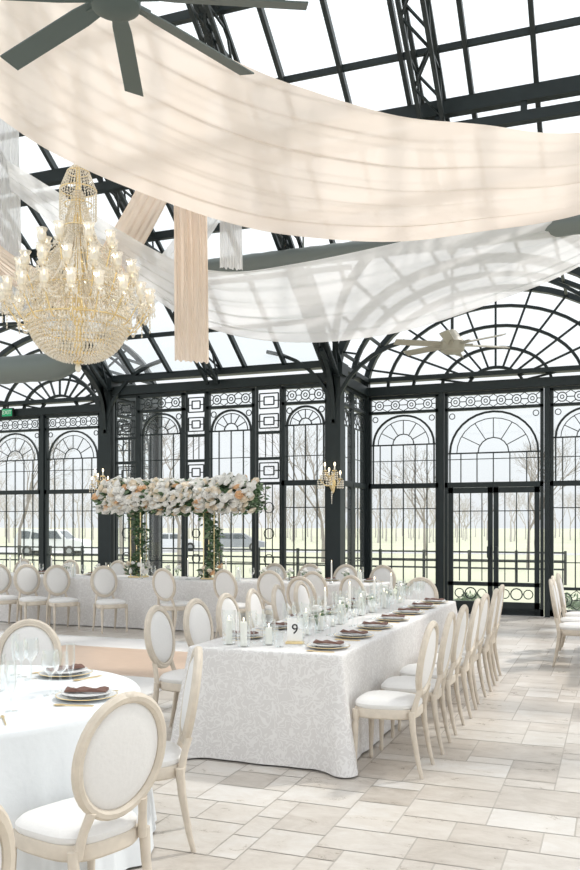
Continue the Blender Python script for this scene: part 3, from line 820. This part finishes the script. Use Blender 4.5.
# ------------------------------------------------------------ floral arrangement
def flowers():
    mb = MB(); rr = random.Random(21)
    def leaf(c, s, mi):
        a = rr.uniform(0, 6.28); d = Vector((math.cos(a), math.sin(a), rr.uniform(-.8, .5))).normalized()
        o = d.orthogonal().normalized(); o = Matrix.Rotation(rr.uniform(0, 6.28), 3, d) @ o; n = d.cross(o)
        c = Vector(c)
        mb.add([c, c+d*s*.45+o*s*.22+n*s*.05, c+d*s, c+d*s*.45-o*s*.22+n*s*.05], [(0, 1, 2), (0, 2, 3)], mi)
    def bloom(c, s, mi):
        d = Vector((rr.uniform(-.7, .7), rr.uniform(-1.2, -.2), rr.uniform(.1, 1))).normalized()
        q = Vector((0, 0, 1)).rotation_difference(d)
        tmp = MB()
        tmp.lathe([(0, -.5), (.6, -.35), (1.0, .05), (1.05, .3), (.9, .25), (.75, .0)], 12, mi=mi, wave=.1, wn=5)
        tmp.lathe([(.2, -.2), (.72, .0), (.75, .42), (.6, .36), (.45, .1)], 12, mi=mi, wave=.12, wn=4, ph=.5)
        tmp.lathe([(.1, 0), (.42, .1), (.42, .5), (.25, .42), (0, .3)], 10, mi=mi, wave=.15, wn=3)
        vs = [q @ (Vector(v)*s)+Vector(c) for v in tmp.v]; mb.add(vs, tmp.f, mi)
    X0, X1 = -7.72, -5.12; y0 = 11.85
    def body(x):
        t = (x-X0)/(X1-X0); return 2.04+.02*math.sin(9*t), .24+.02*math.sin(17*t)
    for i in range(3000):
        x = rr.uniform(X0-.1, X1+.1); z, r = body(x); a = rr.uniform(0, 6.28); q = r*rr.uniform(.4, 1.15)
        leaf((x, y0+q*math.cos(a), z+q*math.sin(a)), rr.uniform(.07, .15), 0 if rr.random() < .5 else 1)
    for i in range(400):
        x = rr.uniform(X0-.05, X1+.05); z, r = body(x); a = rr.uniform(pi*.42, pi*1.42)
        q = r*rr.uniform(1.05, 1.3)
        mi = rr.choices([2, 3, 4], [7, 2, .8])[0]; bloom((x, y0+q*math.cos(a)*1.0, z+q*math.sin(a)*.85), rr.uniform(.04, .075), mi)
    for cx in (-7.15, -5.85):
        for i in range(620):
            z = .80+(1.1)*(rr.random()); a = rr.uniform(0, 6.28); r = (.05+.05*(z-.78))*rr.uniform(.4, 1.3)+ (.1 if z < .95 else 0)*rr.random()
            leaf((cx+.07*math.sin(z*6)+r*math.cos(a), y0-.02+r*math.sin(a), z), rr.uniform(.05, .12), 0 if rr.random() < .65 else 1)
        for i in range(16):
            z = rr.uniform(.85, 1.0); a = rr.uniform(0, 6.28); bloom((cx+.16*math.cos(a), y0+.14*math.sin(a), z), rr.uniform(.03, .05), rr.choices([2, 3, 4], [5, 2, 1])[0])
    for cx in (-7.15, -5.85):
        for sx in (-.09, .09):
            for sy in (-.09, .09): mb.beam((cx+sx, y0+sy, .765), (cx+sx, y0+sy, 1.9), .012, .012, 5)
        mb.box((cx, y0, .775), (.24, .24, .02), 5)
    mb.box(((X0+X1)/2, y0, 1.90), (X1-X0-.3, .2, .02), 5)
    mb.build('floral_garland', [M_leaf, M_leaf2, M_fw, M_fc, M_fo, M_gold], ang=60)
flowers()

# ------------------------------------------------------------ exterior
mb = MB(); mb.add([(-400, -60, -.42), (400, -60, -.42), (400, 500, -.42), (-400, 500, -.42)], [(0, 1, 2, 3)]); mb.build('lawn', [M_grass], smooth=False)
mb = MB(); mb.add([(-120, 44, -.41), (-30, 50, -.41), (-30, 68, -.41), (-120, 60, -.41)], [(0, 1, 2, 3)])
mb.add([(-30, 58, -.41), (60, 64, -.41), (60, 68, -.41), (-30, 62, -.41)], [(0, 1, 2, 3)])
mb.build('parking_lot', [M_road], smooth=False)
def tree_mesh(seed, m, H=9, depth=6):
    rr = random.Random(seed); mb = MB()
    def br(p, d, L, r, k):
        q = p+d*L; mid = p+d*(L*.5)+Vector((rr.uniform(-1, 1), rr.uniform(-1, 1), 0))*L*.05
        mb.tube([p, mid, q], [r, r*.85, r*.68], 4 if k < depth-1 else 5)
        if k == 0: return
        for i in range(rr.choice((2, 3, 3)) if k > 1 else 3):
            o = d.orthogonal().normalized(); o = Matrix.Rotation(rr.uniform(0, 6.28), 3, d) @ o
            nd = (d+o*rr.uniform(.35, .8)+Vector((0, 0, .12))).normalized()
            br(q, nd, L*rr.uniform(.62, .86), r*rr.uniform(.5, .66), k-1)
    br(Vector((0, 0, 0)), Vector((rr.uniform(-.05, .05), 0, 1)).normalized(), H*.26, H*.014, depth)
    return mb.mesh('bare_tree', [m], smooth=False)
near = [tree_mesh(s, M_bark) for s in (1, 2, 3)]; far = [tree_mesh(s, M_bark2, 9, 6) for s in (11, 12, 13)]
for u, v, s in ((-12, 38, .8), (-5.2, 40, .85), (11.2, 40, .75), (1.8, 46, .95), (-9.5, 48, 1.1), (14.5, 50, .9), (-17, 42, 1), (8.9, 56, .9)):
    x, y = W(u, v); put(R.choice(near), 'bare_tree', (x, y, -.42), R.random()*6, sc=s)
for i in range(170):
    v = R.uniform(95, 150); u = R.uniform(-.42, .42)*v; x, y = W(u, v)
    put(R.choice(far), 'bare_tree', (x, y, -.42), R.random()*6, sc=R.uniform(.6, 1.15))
def car_mesh(paint, suv):
    mb = MB()
    if suv: body = [(-2.3, .35), (2.3, .35), (2.35, .8), (2.2, 1.0), (1.2, 1.12), (.6, 1.7), (-2.0, 1.75), (-2.3, 1.1)]
    else: body = [(-2.3, .3), (2.3, .3), (2.3, .7), (1.3, .9), (.6, 1.38), (-1.1, 1.4), (-1.7, .98), (-2.3, .9)]
    n = len(body)
    def inset(z): return .9-(.12 if z > 1.15 else 0)
    vs = [(x, -inset(z), z) for x, z in body]+[(x, inset(z), z) for x, z in body]
    mb.add(vs, [tuple(range(n)), tuple(range(2*n-1, n-1, -1))]+[(i, i+n, (i+1) % n+n, (i+1) % n) for i in range(n)], 0)
    t = 1.62 if suv else 1.3; b = 1.12 if suv else .95
    for s in (-1, 1):
        for xa, xb, xc, xd in ((-.1, .95, .55, -.1), (-1.15, -.2, -.2, -1.1)) + (((-2.0, -1.25, -1.2, -1.9),) if suv else ()):
            y0 = s*.91; y1 = s*(.80 if suv else .84)
            mb.add([(xa, y0, b), (xb, y0, b), (xc, y1, t), (xd, y1, t)], [(0, 1, 2, 3)], 1)
        for x in (-1.4, 1.45):
            mb.tube([(x, s*.72, .33), (x, s*.93, .33)], .34, 16, 2); mb.tube([(x, s*.92, .33), (x, s*.94, .33)], .18, 12, 3)
    mb.add([(1.22, -.75, 1.14), (1.22, .75, 1.14), (.66, .7, 1.64), (.66, -.7, 1.64)] if suv else [(1.3, -.75, .93), (1.3, .75, .93), (.68, .7, 1.35), (.68, -.7, 1.35)], [(0, 1, 2, 3)], 1)
    return mb.mesh('car', [paint, M_carg, M_tire, M_cars], ang=25)
cars = [car_mesh(M_carw, True), car_mesh(M_cars, False), car_mesh(M_card2, True), car_mesh(M_carw, False)]
for u, v, k in ((-15.6, 56, 0), (-9.2, 66, 3), (-4.2, 66, 1)):
    x, y = W(u, v); put(cars[k], 'car', (x, y, -.41), YAW+R.uniform(-.4, .4))
mb = MB()
for i in range(20):
    x = -32+1.6*i; mb.box((x, 30, .15), (.09, .09, 1.15))
for z in (.1, .38, .66): mb.box((-16.8, 30, z), (30.4, .04, .06))
mb.build('paddock_fence', [M_steel], smooth=False)
def shrub(x, y, s, seed):
    mb = MB(); rr = random.Random(seed)
    for i in range(500):
        a = rr.uniform(0, 6.28); b = math.acos(rr.uniform(-.2, 1)); r = rr.uniform(.6, 1)*s
        c = Vector((r*math.sin(b)*math.cos(a), r*math.sin(b)*math.sin(a), .25*s+r*math.cos(b)))
        d = Vector((rr.uniform(-1, 1), rr.uniform(-1, 1), rr.uniform(-.3, 1))).normalized(); o = d.orthogonal().normalized()
        mb.add([c, c+d*.06+o*.025, c+d*.13, c+d*.06-o*.025], [(0, 1, 2, 3)], 0)
    mb.tube([(0, 0, 0), (0, 0, s*.6)], .03, 6, 1)
    mb.build('garden_shrub', [M_leaf2, M_bark], (x, y, -.42))
shrub(-3.9, 17.6, .55, 1); shrub(-.8, 17.8, .5, 2); shrub(-6.5, 17.5, .5, 3); shrub(-12.6, 18.5, .55, 4); shrub(-3.0, 19, .4, 5)

# ------------------------------------------------------------ light / world / camera
w = bpy.data.worlds.new('World'); scene.world = w; w.use_nodes = True
nt = w.node_tree; bg = nt.nodes['Background']
tc = nt.nodes.new('ShaderNodeTexCoord'); sp = nt.nodes.new('ShaderNodeSeparateXYZ'); cr_ = nt.nodes.new('ShaderNodeValToRGB')
nt.links.new(tc.outputs['Generated'], sp.inputs[0]); nt.links.new(sp.outputs['Z'], cr_.inputs[0])
e = cr_.color_ramp.elements
e[0].position = 0; e[0].color = (.50, .515, .53, 1); e[1].position = .6; e[1].color = (.96, .98, 1.0, 1)
x = e.new(.22); x.color = (.60, .625, .645, 1)
nt.links.new(cr_.outputs[0], bg.inputs[0]); bg.inputs[1].default_value = 1.75
s = bpy.data.lights.new('sun', 'SUN'); s.energy = 2.9; s.angle = math.radians(4); s.color = (1, .955, .90)
so = bpy.data.objects.new('sun', s); COL.objects.link(so)
so.rotation_euler = Vector((-.42, -.55, -.85)).to_track_quat('-Z', 'Y').to_euler(); so.location = (10, 20, 20)
cd = bpy.data.cameras.new('camera'); co = bpy.data.objects.new('camera', cd); COL.objects.link(co)
co.location = (0, 0, 1.6); co.rotation_euler = (pi/2, 0, YAW)
cd.sensor_fit = 'VERTICAL'; cd.sensor_height = 36; cd.lens = 850/870*36; cd.shift_y = 90/870
cd.clip_start = .05; cd.clip_end = 1000
scene.camera = co
